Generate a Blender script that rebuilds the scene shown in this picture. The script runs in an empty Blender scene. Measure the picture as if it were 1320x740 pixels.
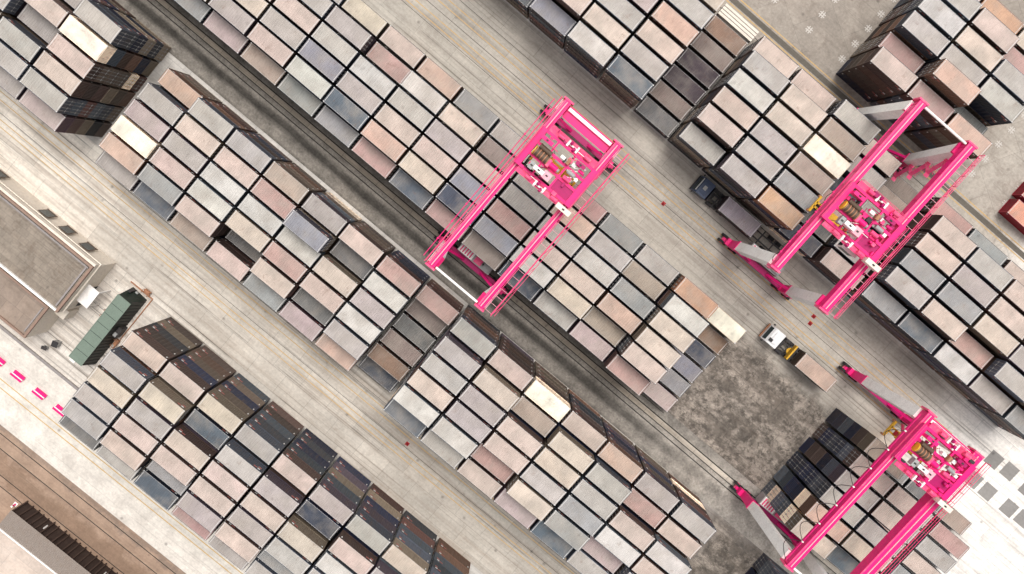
import bpy, math, random
from mathutils import Vector, Matrix
random.seed(11)
R = math.radians
scene = bpy.context.scene
col = scene.collection

# ------------------------------------------------------------------ helpers
def lin(c):
    return tuple(((x/255.0)/12.92 if x/255.0 <= 0.04045 else ((x/255.0+0.055)/1.055)**2.4) for x in c)

class MB:
    """collects simple solids into one mesh"""
    def __init__(s): s.v=[]; s.f=[]; s.m=[]
    def add(s, vs, fs, m=0):
        b=len(s.v); s.v+= [tuple(v) for v in vs]; s.f+=[tuple(b+i for i in f) for f in fs]; s.m+=[m]*len(fs)
    def box(s, x0,x1,y0,y1,z0,z1,m=0,skip=()):
        vs=[(x0,y0,z0),(x1,y0,z0),(x1,y1,z0),(x0,y1,z0),(x0,y0,z1),(x1,y0,z1),(x1,y1,z1),(x0,y1,z1)]
        fs=[(0,3,2,1),(4,5,6,7),(0,1,5,4),(1,2,6,5),(2,3,7,6),(3,0,4,7)]
        s.add(vs,[f for i,f in enumerate(fs) if i not in skip],m)
    def beam(s,p,q,w,h,m=0,w2=None,h2=None,up=(0,0,1)):
        p=Vector(p);q=Vector(q);d=(q-p).normalized();u=Vector(up)
        if abs(d.dot(u))>.95:u=Vector((0,1,0))
        a=d.cross(u).normalized();b=a.cross(d).normalized()
        w2=w if w2 is None else w2;h2=h if h2 is None else h2
        vs=[p+a*sx*w/2+b*sy*h/2 for sx,sy in((-1,-1),(1,-1),(1,1),(-1,1))]+[q+a*sx*w2/2+b*sy*h2/2 for sx,sy in((-1,-1),(1,-1),(1,1),(-1,1))]
        s.add(vs,[(3,2,1,0),(4,5,6,7),(0,1,5,4),(1,2,6,5),(2,3,7,6),(3,0,4,7)],m)
    def cyl(s,p,q,r,n=12,m=0,r2=None):
        p=Vector(p);q=Vector(q);d=(q-p).normalized();u=Vector((0,0,1))
        if abs(d.dot(u))>.95:u=Vector((0,1,0))
        a=d.cross(u).normalized();b=a.cross(d).normalized();r2=r if r2 is None else r2
        vs=[p+(a*math.cos(2*math.pi*i/n)+b*math.sin(2*math.pi*i/n))*r for i in range(n)]+[q+(a*math.cos(2*math.pi*i/n)+b*math.sin(2*math.pi*i/n))*r2 for i in range(n)]
        s.add(vs,[(i,(i+1)%n,n+(i+1)%n,n+i) for i in range(n)]+[tuple(range(n))[::-1],tuple(range(n,2*n))],m)
    def tube(s,pts,r,n=6,m=0):
        for a,b in zip(pts,pts[1:]): s.cyl(a,b,r,n,m)
    def mesh(s,name,mats):
        me=bpy.data.meshes.new(name); me.from_pydata(s.v,[],s.f)
        for m in mats: me.materials.append(m)
        me.polygons.foreach_set('material_index',s.m); me.update(); return me

def link(name,me,parent=None,loc=(0,0,0),rz=0):
    o=bpy.data.objects.new(name,me); col.objects.link(o)
    if parent: o.parent=parent
    o.location=loc; o.rotation_euler=(0,0,rz); return o
def build(mb,name,mats,parent=None,loc=(0,0,0),rz=0):
    return link(name,mb.mesh(name,mats),parent,loc,rz)
def tag(o,label=None,cat=None,group=None,kind=None):
    if label:o['label']=label
    if cat:o['category']=cat
    if group:o['group']=group
    if kind:o['kind']=kind
    return o
def empty(name,loc=(0,0,0),rz=0):
    o=bpy.data.objects.new(name,None); col.objects.link(o); o.location=loc; o.rotation_euler=(0,0,rz); o.empty_display_size=.5; return o
def copy_tree(o,parent=None):
    c=o.copy(); col.objects.link(c); c.parent=parent
    for ch in list(o.children): copy_tree(ch,c)
    return c

# ------------------------------------------------------------------ materials
class NT:
    def __init__(s,name,rough=.7,metal=0):
        s.mat=bpy.data.materials.new(name); s.mat.use_nodes=True; s.n=s.mat.node_tree.nodes; s.l=s.mat.node_tree.links
        s.b=s.n['Principled BSDF']; s.b.inputs['Roughness'].default_value=rough; s.b.inputs['Metallic'].default_value=metal
        s.b.inputs['Specular IOR Level'].default_value=.3
    def new(s,t,**k):
        n=s.n.new(t)
        for a,v in k.items():
            if isinstance(v,(int,float,str,bool)) and hasattr(n,a): setattr(n,a,v)
        return n
    def noise(s,vec,scale,detail=4,rough=.6,dist=0):
        n=s.n.new('ShaderNodeTexNoise'); n.inputs['Scale'].default_value=scale; n.inputs['Detail'].default_value=detail; n.inputs['Roughness'].default_value=rough; n.inputs['Distortion'].default_value=dist
        if vec is not None:s.l.new(vec,n.inputs['Vector'])
        return n.outputs['Fac']
    def ramp(s,fac,stops):
        n=s.n.new('ShaderNodeValToRGB'); e=n.color_ramp.elements
        while len(e)<len(stops): e.new(.5)
        for i,(p,c) in enumerate(stops):
            e[i].position=p; e[i].color=(c,c,c,1) if isinstance(c,(int,float)) else (*c,1)
        s.l.new(fac,n.inputs['Fac']); return n.outputs['Color']
    def mix(s,a,b,fac,mode='MIX'):
        n=s.n.new('ShaderNodeMix'); n.data_type='RGBA'; n.blend_type=mode
        for k,v in((0,fac),(6,a),(7,b)):
            if isinstance(v,(int,float)): n.inputs[k].default_value=v if k==0 else (v,v,v,1)
            elif isinstance(v,tuple): n.inputs[k].default_value=(*v,1)
            else: s.l.new(v,n.inputs[k])
        return n.outputs[2]
    def math(s,op,a,b=0.):
        n=s.n.new('ShaderNodeMath'); n.operation=op
        for i,v in enumerate((a,b)):
            if isinstance(v,(int,float)): n.inputs[i].default_value=v
            else: s.l.new(v,n.inputs[i])
        return n.outputs[0]
    def obj(s): 
        return s.n.new('ShaderNodeTexCoord').outputs['Object']
    def pos(s):
        return s.n.new('ShaderNodeNewGeometry').outputs['Position']
    def vscale(s,vec,sc,rot=(0,0,0)):
        n=s.n.new('ShaderNodeMapping'); n.inputs['Scale'].default_value=sc; n.inputs['Rotation'].default_value=rot; s.l.new(vec,n.inputs['Vector']); return n.outputs[0]
    def col(s,c):
        if isinstance(c,tuple): s.b.inputs['Base Color'].default_value=(*c,1)
        else: s.l.new(c,s.b.inputs['Base Color'])
    def bump(s,h,strength=.3,dist=.05):
        n=s.n.new('ShaderNodeBump'); n.inputs['Strength'].default_value=strength; n.inputs['Distance'].default_value=dist
        s.l.new(h,n.inputs['Height']); s.l.new(n.outputs[0],s.b.inputs['Normal'])

def paint(name,c,rough=.5,dirt=.35,dcol=(.12,.09,.07),metal=0,scale=1.2):
    t=NT(name,rough,metal); p=t.pos()
    a=t.noise(p,scale,6,.7); b=t.noise(p,scale*7,3,.6)
    f=t.math('MULTIPLY',t.ramp(a,[(.48,0),(.75,1)]),dirt); k=t.mix(c,dcol,f)
    k=t.mix(k,t.ramp(b,[(.3,.78),(.7,1.12)]),.6,'MULTIPLY'); t.col(k); return t.mat

def container_mat(name,src,kind):
    """kind: roof / wall ; src: object colour or the mesh colour attribute"""
    t=NT(name,.62 if kind=='roof' else .55)
    if src=='obj':
        oi=t.n.new('ShaderNodeObjectInfo'); c=oi.outputs['Color']; p=t.obj()
        off=t.n.new('ShaderNodeVectorMath'); off.operation='ADD'; t.l.new(p,off.inputs[0])
        cb=t.n.new('ShaderNodeCombineXYZ'); r=t.math('MULTIPLY',oi.outputs['Random'],173.0)
        t.l.new(r,cb.inputs[0]); t.l.new(r,cb.inputs[1]); t.l.new(cb.outputs[0],off.inputs[1]); q=off.outputs[0]
    else:
        at=t.n.new('ShaderNodeVertexColor'); at.layer_name='Col'; c=at.outputs['Color']; q=t.pos()
    if kind=='roof':
        fine=t.noise(q,9,3,.6); st=t.noise(t.vscale(q,(3.2,.35,1)),1.0,4,.65); big=t.noise(q,.55,3,.5); blot=t.noise(q,.9,6,.72,.4)
        k=t.mix(c,t.ramp(fine,[(.3,.93),(.7,1.04)]),1,'MULTIPLY')
        k=t.mix(k,t.ramp(st,[(.3,.93),(.65,1.03)]),.9,'MULTIPLY')
        k=t.mix(k,t.ramp(big,[(.3,.83),(.7,1.1)]),1,'MULTIPLY')
        k=t.mix(k,(.16,.085,.055),t.math('MULTIPLY',t.ramp(blot,[(.58,0),(.74,1)]),.5)); dust=t.noise(q,.33,5,.6,.3); k=t.mix(k,(.33,.29,.25),t.math('MULTIPLY',t.ramp(dust,[(.42,0),(.72,1)]),.55))
        gr=t.noise(q,2.3,8,.8); k=t.mix(k,(.10,.075,.06),t.math('MULTIPLY',t.ramp(gr,[(.60,0),(.72,1)]),.5))
        sp=t.n.new('ShaderNodeTexVoronoi'); sp.inputs['Scale'].default_value=.36; t.l.new(q,sp.inputs['Vector'])
        k=t.mix(k,(.09,.07,.06),t.math('MULTIPLY',t.ramp(sp.outputs['Distance'],[(.0,1),(.12,0)]),.35))
        t.col(k)
    else:
        a=t.noise(t.vscale(q,(1.3,1.3,.3)),1.6,5,.7); b=t.noise(q,8,3,.6)
        k=t.mix(c,t.ramp(b,[(.3,.8),(.7,1.15)]),.7,'MULTIPLY')
        k=t.mix(k,(.10,.06,.04),t.math('MULTIPLY',t.ramp(a,[(.5,0),(.75,1)]),.6)); t.col(k)
    return t.mat
M={}
M['roofO']=container_mat('container_roof_paint','obj','roof'); M['wallO']=container_mat('container_wall_paint','obj','wall')
M['roofA']=container_mat('stacked_roof_paint','attr','roof'); M['wallA']=container_mat('stacked_wall_paint','attr','wall')
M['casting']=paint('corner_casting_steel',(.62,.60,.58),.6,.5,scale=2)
M['frame']=paint('container_frame_steel',(.30,.27,.26),.6,.6,scale=2)
M['bar']=paint('locking_bar_steel',(.34,.33,.32),.45,.5,scale=3)
M['mark_white']=paint('marking_white',(.80,.78,.75),.6,.1)
M['mark_red']=paint('marking_red',(.40,.14,.12),.6,.3)
M['pink']=paint('crane_pink_paint',(.86,.012,.20),.42,.55,(.50,.03,.13),scale=1.3)
M['pink2']=paint('crane_faded_pink_paint',(.86,.075,.22),.5,.45,(.75,.38,.36),scale=1.6)
M['pinkpale']=paint('crane_pale_pink_paint',(.85,.42,.48),.5,.3,scale=2)
M['pinkdark']=paint('crane_dark_magenta_paint',(.42,.004,.12),.45,.3,(.1,.01,.03),scale=1.5)
M['cwhite']=paint('crane_white_paint',(.93,.90,.86),.45,.35,(.45,.38,.32),scale=.7)
M['rubber']=paint('rubber_black',(.02,.02,.022),.8,.3)
M['dark']=paint('dark_steel',(.035,.033,.035),.6,.4)
M['brown']=paint('drum_rope_brown',(.12,.08,.055),.6,.4)
M['yellow']=paint('spreader_yellow',(.75,.42,.03),.5,.4)
M['grey']=paint('machine_grey',(.36,.36,.35),.5,.4)
M['glass']=NT('cab_glass',.12).mat; M['glass'].node_tree.nodes['Principled BSDF'].inputs['Base Color'].default_value=(.02,.035,.04,1)
M['red']=paint('cone_red',(.40,.012,.02),.5,.3)
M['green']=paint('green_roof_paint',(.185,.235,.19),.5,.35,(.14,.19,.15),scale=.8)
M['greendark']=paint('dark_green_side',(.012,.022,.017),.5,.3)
M['cabblue']=paint('truck_blue',(.035,.055,.11),.4,.2)
M['cabwhite']=paint('truck_white',(.85,.85,.84),.4,.1)
M['rust']=paint('rusty_orange_edge',(.42,.2,.11),.7,.5)
M['pbrown']=paint('parapet_brown',(.30,.20,.155),.8,.5)
M['cream']=paint('cream_render_wall',(.80,.72,.62),.8,.3,(.5,.4,.3),scale=.5)

# colour codes: (roof seen, wall, words)
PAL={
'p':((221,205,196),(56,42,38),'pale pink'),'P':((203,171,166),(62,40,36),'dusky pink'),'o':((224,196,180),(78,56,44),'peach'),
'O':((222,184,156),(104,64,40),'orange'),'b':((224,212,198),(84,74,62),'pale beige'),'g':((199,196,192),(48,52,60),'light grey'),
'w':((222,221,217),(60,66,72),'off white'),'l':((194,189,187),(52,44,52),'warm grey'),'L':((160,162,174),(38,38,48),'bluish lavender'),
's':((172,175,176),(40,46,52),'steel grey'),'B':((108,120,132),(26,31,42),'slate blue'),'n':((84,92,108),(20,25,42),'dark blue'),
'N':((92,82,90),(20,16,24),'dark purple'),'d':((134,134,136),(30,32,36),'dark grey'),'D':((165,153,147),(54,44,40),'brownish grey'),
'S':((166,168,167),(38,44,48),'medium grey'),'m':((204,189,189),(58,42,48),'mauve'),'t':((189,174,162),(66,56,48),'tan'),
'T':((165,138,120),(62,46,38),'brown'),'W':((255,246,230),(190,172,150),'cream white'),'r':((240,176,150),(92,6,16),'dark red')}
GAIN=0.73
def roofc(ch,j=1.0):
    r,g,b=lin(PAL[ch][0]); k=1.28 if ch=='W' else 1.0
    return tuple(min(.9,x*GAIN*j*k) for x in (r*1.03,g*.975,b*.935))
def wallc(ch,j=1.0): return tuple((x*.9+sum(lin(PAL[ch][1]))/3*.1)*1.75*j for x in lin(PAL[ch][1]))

# ------------------------------------------------------------------ shipping container meshes
CL,CW,CH=6.06,2.44,2.59; TP=2.62
def side_profile(n,depth):
    pts=[]; L=CL-.30; w=L/n
    for i in range(n):
        x=-L/2+i*w
        pts+=[(x+.0*w,0),(x+.32*w,0),(x+.5*w,depth),(x+.82*w,depth)]
    pts.append((L/2,0)); return pts
def container_parts(n=20,logo=True):
    hx,hy=CL/2,CW/2
    w=MB()
    for sy in(-1,1):
        pr=side_profile(n,.05)
        vs=[(x,sy*(hy-.03-d),.14) for x,d in pr]+[(x,sy*(hy-.03-d),CH-.12) for x,d in pr]; k=len(pr)
        fs=[(i,i+1,k+i+1,k+i) if sy<0 else (i+1,i,k+i,k+i+1) for i in range(k-1)]
        w.add(vs,fs,0)
        w.box(-hx,hx,sy*hy-(.06 if sy>0 else 0),sy*hy+(.06 if sy<0 else 0),0,.15,0)
        w.box(-hx,hx,sy*hy-(.07 if sy>0 else 0),sy*hy+(.07 if sy<0 else 0),CH-.12,CH-.012,0)
        for sx in(-1,1):
            w.box(sx*hx-(.16 if sx>0 else 0),sx*hx+(.16 if sx<0 else 0),sy*hy-(.15 if sy>0 else 0),sy*hy+(.15 if sy<0 else 0),.16,CH-.13,0)
    # front (blind) end
    pr=[(-hy+.16+i*.212+dx,d) for i in range(10) for dx,d in((0,0),(.07,0),(.106,.05),(.176,.05))]+[(hy-.16,0)]
    k=len(pr); vs=[(-hx+.03+d,y,.14) for y,d in pr]+[(-hx+.03+d,y,CH-.12) for y,d in pr]
    w.add(vs,[(i+1,i,k+i,k+i+1) for i in range(k-1)],0)
    w.box(-hx,-hx+.1,-hy+.07,hy-.07,.0,.14,0); w.box(-hx,-hx+.1,-hy+.07,hy-.07,CH-.12,CH-.012,0)
    w.box(-hx+.1,hx-.1,-hy+.06,hy-.06,.05,.14,0)
    if logo:
        for sy in(-1,1):
            y=sy*(hy+.002)
            def q(x0,x1,z0,z1,m):
                vs=[(x0,y,z0),(x1,y,z0),(x1,y,z1),(x0,y,z1)]; w.add(vs,[(0,1,2,3) if sy<0 else (3,2,1,0)],m)
            q(1.5,2.05,1.95,2.25,2); q(2.12,2.5,1.95,2.25,1); q(2.12,2.6,1.5,1.8,2); q(-2.75,-2.6,1.9,2.3,1)
    # roof
    r=MB(); L=CL-.62; n2=16; ww=L/n2; pr=[]
    for i in range(n2): pr+=[(-L/2+i*ww,0),(-L/2+(i+.35)*ww,0),(-L/2+(i+.5)*ww,.03),(-L/2+(i+.85)*ww,.03)]
    pr.append((L/2,0)); k=len(pr)
    vs=[(x,-hy+.09,CH-.045+d) for x,d in pr]+[(x,hy-.09,CH-.045+d) for x,d in pr]
    r.add(vs,[(i,i+1,k+i+1,k+i) for i in range(k-1)],0)
    r.box(-hx+.05,-L/2,-hy+.10,hy-.10,CH-.05,CH-.008,0); r.box(L/2,hx-.05,-hy+.10,hy-.10,CH-.05,CH-.008,0)
    r.box(-hx+.14,hx-.14,-hy+.065,-hy+.09,CH-.05,CH-.006,1); r.box(-hx+.14,hx-.14,hy-.09,hy-.065,CH-.05,CH-.006,1)
    # header plate ribs, pale with a painted-in reflection, and corner castings
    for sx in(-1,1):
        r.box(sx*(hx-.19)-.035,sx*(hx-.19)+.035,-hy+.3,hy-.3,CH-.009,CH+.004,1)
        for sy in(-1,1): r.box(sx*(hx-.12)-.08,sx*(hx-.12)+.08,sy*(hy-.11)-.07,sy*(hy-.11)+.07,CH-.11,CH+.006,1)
    # door end (+x)
    d=MB()
    for s in(-1,1):
        y0,y1=(-hy+.16,-.015) if s<0 else (.015,hy-.16)
        for j in range(5):
            z0=.2+j*.44; d.box(hx-.07,hx-.02 if j%2 else hx-.035,y0,y1,z0,z0+.43,0)
        for f in(.27,.73):
            y=y0+(y1-y0)*f; d.cyl((hx+.01,y,.15),(hx+.01,y,CH-.13),.03,5,1); d.box(hx-.01,hx+.05,y-.16,y+.16,1.05,1.12,1)
    d.box(hx-.1,hx-.005,-hy+.07,hy-.07,0,.15,0); d.box(hx-.1,hx-.005,-hy+.07,hy-.07,CH-.12,CH-.012,0)
    return w,r,d
w,r,d=container_parts()
ME_W=w.mesh('container_body',[M['wallO'],M['mark_white'],M['mark_red']])
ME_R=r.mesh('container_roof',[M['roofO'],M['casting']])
ME_D=d.mesh('container_door',[M['wallO'],M['bar']])
# open-top container roof with a sagging ribbed tarpaulin
t_=MB(); hx,hy=CL/2,CW/2
nx=25
vs=[];fs=[]
for i in range(nx):
    x=-hx+.08+i*(CL-.16)/(nx-1)
    for jj in range(7):
        y=-hy+.05+jj*(CW-.1)/6; z=CH-.02+.16*(1-abs(jj-3)/3.0)**.6-.05*(i%4 in(1,2,3))*(1-abs(jj-3)/3.4)
        vs.append((x,y,z))
for i in range(nx-1):
    for jj in range(6):
        a=i*7+jj; fs.append((a,a+7,a+8,a+1))
t_.add(vs,fs,0)
for sx in(-1,1):
    for sy in(-1,1): t_.box(sx*(hx-.09)-.1,sx*(hx-.09)+.1,sy*(hy-.09)-.1,sy*(hy-.09)+.1,CH-.11,CH+.006,1)
ME_TARP=t_.mesh('tarpaulin_roof',[M['roofO'],M['casting']])

# ------------------------------------------------------------------ the stacks
# block: origin U of bay 0, far edge V, row pitch, {bay: six cells, far row first}
U0=9.95+.2
B={}
B['A']=dict(o=-52.3-6.06-6.45*4,far=-18.3,p=2.8,name='top left block',rows={
 0:'p5 p6 g6 p6 g6 p5',1:'g5 l6 b6 g6 p6 g5',2:'p5 b6 g6 b6 g6 s5',3:'l5 p6 l5 g6 g6 l5',4:'g6 W6 p6 p6 g6 m5'})
B['B']=dict(o=U0,far=-19.55,p=2.8,name='middle left block',rows={
 -9:'o3 g4 m4 W4 o4 l3',-8:'g4 b4 l4 p4 s4 B3',-7:'g4 p4 w4 w4 p4 t3',-6:'t4 P4 w4 b4 d2 p3',-5:'l4 L5 w4 P4 p4 s3',
 -4:'p4 d3 b4 p4 d3 m3',-3:'P4 w4 l4 w4 g4 o3',-2:'P3 D2 d2 D2 T2 n1'})
B['E']=dict(o=U0,far=-19.05,p=2.8,name='bottom centre block',rows={
 -1:'g5 l6 g6 p6 w6 B5',0:'p5 b6 l6 l6 w6 g5',1:'W5 t5 p6 p6 P5 p5',2:'p5 b6 b6 g6 b6 m5',3:'o5 g6 g6 s6 s6 B5',
 4:'l5 P5 p6 w6 m5 g5',5:'g5 p5 w6 p6 g6 l5'})
B['C']=dict(o=U0,far=4.1,p=2.75,name='long central block',rows={
 -12:'g4 p4 b4 g4 l4 g3',-11:'p3 g4 l4 b4 p4 g3',-10:'g4 p4 p4 g4 b4 s3',-9:'b4 g4 p4 b4 l4 m3',-8:'g3 g4 p4 g4 p4 t3',
 -7:'b3 l4 g4 L4 w4 S3',-6:'p3 P3 w4 g4 B4 s3',-5:'o3 w4 g4 p4 o4 P3',-4:'S3 b4 l4 p4 b4 B3',-3:'g3 D3 p4 L4 n4 P3',
 -2:'b4 g4 g4 P4 L4 D3',-1:'P3 o4 g4 p4 w4 n3',0:'S3 g4 g4 p4 b4 g3',1:'g3 t3 s4 o4 t3 m3',2:'O4 w5 b5 b5 p5 P4',
 3:'W2 T1 n1 L1 s1 m1'})
B['D']=dict(o=U0,far=-48.95,p=2.8,name='bottom left block',rows={
 -6:'p5 g6 b6 g6 g6 d5',-5:'p5 b6 l6 p6 p6 g5',-4:'b5 B5 p6 p6 s5 B5',-3:'g5 g6 p6 p6 l6 P5',-2:'p5 l6 p6 l6 p6 l5',
 -1:'l5 n5 b6 g6 s5 g5',0:'g5 p6 w6 g6 l6 g5',1:'b5 l6 p6 g6 p6 s5',2:'g5 p5 g6 g6 b6 g5'})
B['G']=dict(o=U0,far=34.2,p=2.87,name='top middle block',rows={
 -6:'g4 p5 g5 b5 g5 s3',-5:'p4 g5 l5 p5 b5 B3',-4:'g4 l5 g5 p5 p5 L4',-3:'b5 g5 m5 g5 b5 w5',-2:'b5 g5 o5 p5 g5 B5',-1:'T1 D1 N1 N1 D1 d1'})
B['H']=dict(o=U0,far=34.2,p=2.87,name='right hand block',rows={
 0:'p4 g5 w5 p5 p5 g4',1:'p4 b5 b5 g5 g5 l5',2:'g5 t5 W5 t5 s5 O5',3:'p3 g3 n2 P3 d2 n2',4:'D1 t2 g2 d2 g3 p3',
 5:'P3 p5 p5 s5 g5 s4',6:'s3 g5 l5 s5 p5 B4',7:'p3 p5 p5 b5 P4 w4',8:'g3 g5 b5 l5 g5 l4',9:'p3 g5 p5 g5 b5 s4'})
B['I']=dict(o=22.1,far=39.6+2.44+14.5,p=2.9,name='top right block',rows={
 0:'p4 g5 w5 g5 P4 p5',1:'O4 p5 b5 g5 o6 P5',2:'b4 P4 g5 g5 S3 o5'})
B['F']=dict(o=54.6,far=4.2,p=2.82,name='lower crane block',rows={
 0:'b6 p6 l6 g6 o6 b6',1:'s2 p6 p6 g6 b6 B5',2:'d2 p2 m2 P2 b2 g2',3:'t1 P1 g1 p1 s1 g1'})
B['L']=dict(o=61.4,far=-19.1,p=2.8,name='bottom right corner block',rows={0:'g3 p3 g3 b3 l3 g3',1:'p3 g3 b3 g3 l3 p3'})

# camera model (also used to sort the containers by how large they show)
F_,T_,R_,H_,TH_=1169.4,.1116,.2143,131.25,.4894
def proj(u,v,z):
    X=u*math.cos(TH_)+v*math.sin(TH_); Y=-u*math.sin(TH_)+v*math.cos(TH_); Z=z-H_
    a=X; b=Y*math.cos(T_)-Z*math.sin(T_); c=-Y*math.sin(T_)-Z*math.cos(T_)
    dx,dy=a/c,b/c
    dx,dy=dx*math.cos(R_)+dy*math.sin(R_),-dx*math.sin(R_)+dy*math.cos(R_)
    return 660+F_*dx,370-F_*dy
def frac_in(u,v,z):
    n=0
    for i in range(5):
        for j in range(5):
            x,y=proj(u+(i-2)/4*CL,v+(j-2)/4*CW,z)
            n+= 0<x<1320 and 0<y<740
    return n/25
WALLS='pPobgwlLsBndDNSmtgsnPdBN'
cells=[]
for bn,b in B.items():
    ks=sorted(b['rows'])
    for k in ks:
        for i,c in enumerate(b['rows'][k].split()):
            row=6-i; ch=c[0]; n=int(c[1:])
            u=b['o']+6.45*k+CL/2+random.uniform(-.06,.06); v=b['far']-CW/2-i*b['p']+random.uniform(-.035,.035)
            if bn=='F' and k==3 and row<=5: u+=2.3
            cells.append(dict(b=bn,k=k,row=row,ch=ch,n=n,u=u,v=v,fr=frac_in(u,v,n*TP)))
hmap={(c['b'],c['k'],c['row']):c['n'] for c in cells}
cells=[c for c in cells]
vis=[c for c in cells if c['fr']>.02]
vis.sort(key=lambda c:-c['fr'])
indiv=vis[:294]; ids={id(c) for c in indiv}
ORD=['','first','second','third','fourth','fifth','sixth','seventh','eighth','ninth','tenth','eleventh','twelfth','thirteenth','fourteenth','fifteenth','sixteenth']
seen={}
for c in indiv: seen.setdefault(c['b'],set()).add(c['k'])
proto=link('shipping_container',ME_W); pr_=link('roof',ME_R,proto); pd_=link('door',ME_D,proto)
first=True
def place(u,v,z,ch,label,flip,group='stacked shipping containers',tarp=False):
    global first
    o=proto if first else proto.copy()
    if first: a,dd=pr_,pd_
    else:
        col.objects.link(o); a=pr_.copy(); dd=pd_.copy(); col.objects.link(a); col.objects.link(dd); a.parent=o; dd.parent=o
    first=False
    if tarp: a.data=ME_TARP; a.name='tarpaulin_roof'
    o.location=(u,v,z); o.rotation_euler=(0,0,(math.pi if flip else 0)+random.uniform(-.004,.004))
    j=random.uniform(.93,1.05); hue=[random.uniform(.975,1.025) for _ in range(3)]
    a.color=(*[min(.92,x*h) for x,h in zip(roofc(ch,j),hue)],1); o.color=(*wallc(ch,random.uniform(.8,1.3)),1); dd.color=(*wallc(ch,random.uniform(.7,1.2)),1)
    tag(o,label,'container',group); return o
def flip_of(bn,k,row): return (row%2==0) ^ (bn in 'FA')
for c in indiv:
    if c['b']=='_' : continue
    ks=sorted(seen[c['b']]); bay=ks.index(c['k'])+1
    label='%s shipping container, %s row from upper side, %s bay from left, %s'%(PAL[c['ch']][2],ORD[7-c['row']],ORD[bay],B[c['b']]['name'])
    if len(label.replace(',','').split())>16: label=label.replace('shipping ','')
    place(c['u'],c['v'],(c['n']-1)*TP,c['ch'],label,flip_of(c['b'],c['k'],c['row']),tarp=c['ch']=='W')

# every container underneath (and the remaining small ones): one object
w,r,d=container_parts(9,True)
sw=[MB(),MB()]
big_v=[];big_f=[];big_m=[];big_c=[]
def addc(u,v,z,ch,flip,roof,light):
    s=-1 if flip else 1
    jw=random.uniform(.8,2.1)
    wc=wallc(ch,jw); rc=roofc(ch)
    def put(mb,cmap,mmap):
        base=len(big_v)
        big_v.extend([(u+s*x,v+s*y,z+zz) for x,y,zz in mb.v])
        for f,m in zip(mb.f,mb.m):
            big_f.append(tuple(base+i for i in f)); big_m.append(mmap[m]); big_c.append(cmap)
    if light:
        b_=MB(); b_.box(-CL/2,CL/2,-CW/2,CW/2,0,CH-.02,0,(0,1)); put(b_,wc,{0:1})
    else:
        put(w,wc,{0:1,1:3,2:4}); put(d,wc,{0:1,1:2})
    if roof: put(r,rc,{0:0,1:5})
WCH=['g','n','p','D','s','B','t','T','l','P','b','D','n','b','t','T','w','o','d','t','D']
for c in cells:
    for t in range(1,c['n']+1):
        top=t==c['n']
        if top and id(c) in ids: continue
        if top and not c['fr']>.02 and c['fr']==0 and c['b'] not in 'ABCDEFGHIL': continue
        # exposed?
        nb=[hmap.get((c['b'],c['k']+dk,c['row']+dr),0) for dk,dr in((1,0),(-1,0),(0,1),(0,-1))]
        ex=any(x<t for x in nb)
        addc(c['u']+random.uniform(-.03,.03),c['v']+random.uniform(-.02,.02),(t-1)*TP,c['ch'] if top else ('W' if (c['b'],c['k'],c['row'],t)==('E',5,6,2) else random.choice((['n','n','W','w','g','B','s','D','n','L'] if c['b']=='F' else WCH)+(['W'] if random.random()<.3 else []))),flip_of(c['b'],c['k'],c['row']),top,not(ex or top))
me=bpy.data.meshes.new('container_stacks'); me.from_pydata(big_v,[],big_f)
for m in('roofA','wallA','bar','mark_white','mark_red','casting'): me.materials.append(M[m])
me.polygons.foreach_set('material_index',big_m)
ca=me.color_attributes.new('Col','FLOAT_COLOR','CORNER')
buf=[]
for f,c_ in zip(big_f,big_c): buf.extend((*c_,1.0)*len(f))
ca.data.foreach_set('color',buf); me.update()
o=link('container_stacks',me)
tag(o,'lower tiers of weathered shipping containers stacked beneath the top ones across the yard','containers',kind='stuff')

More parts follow.
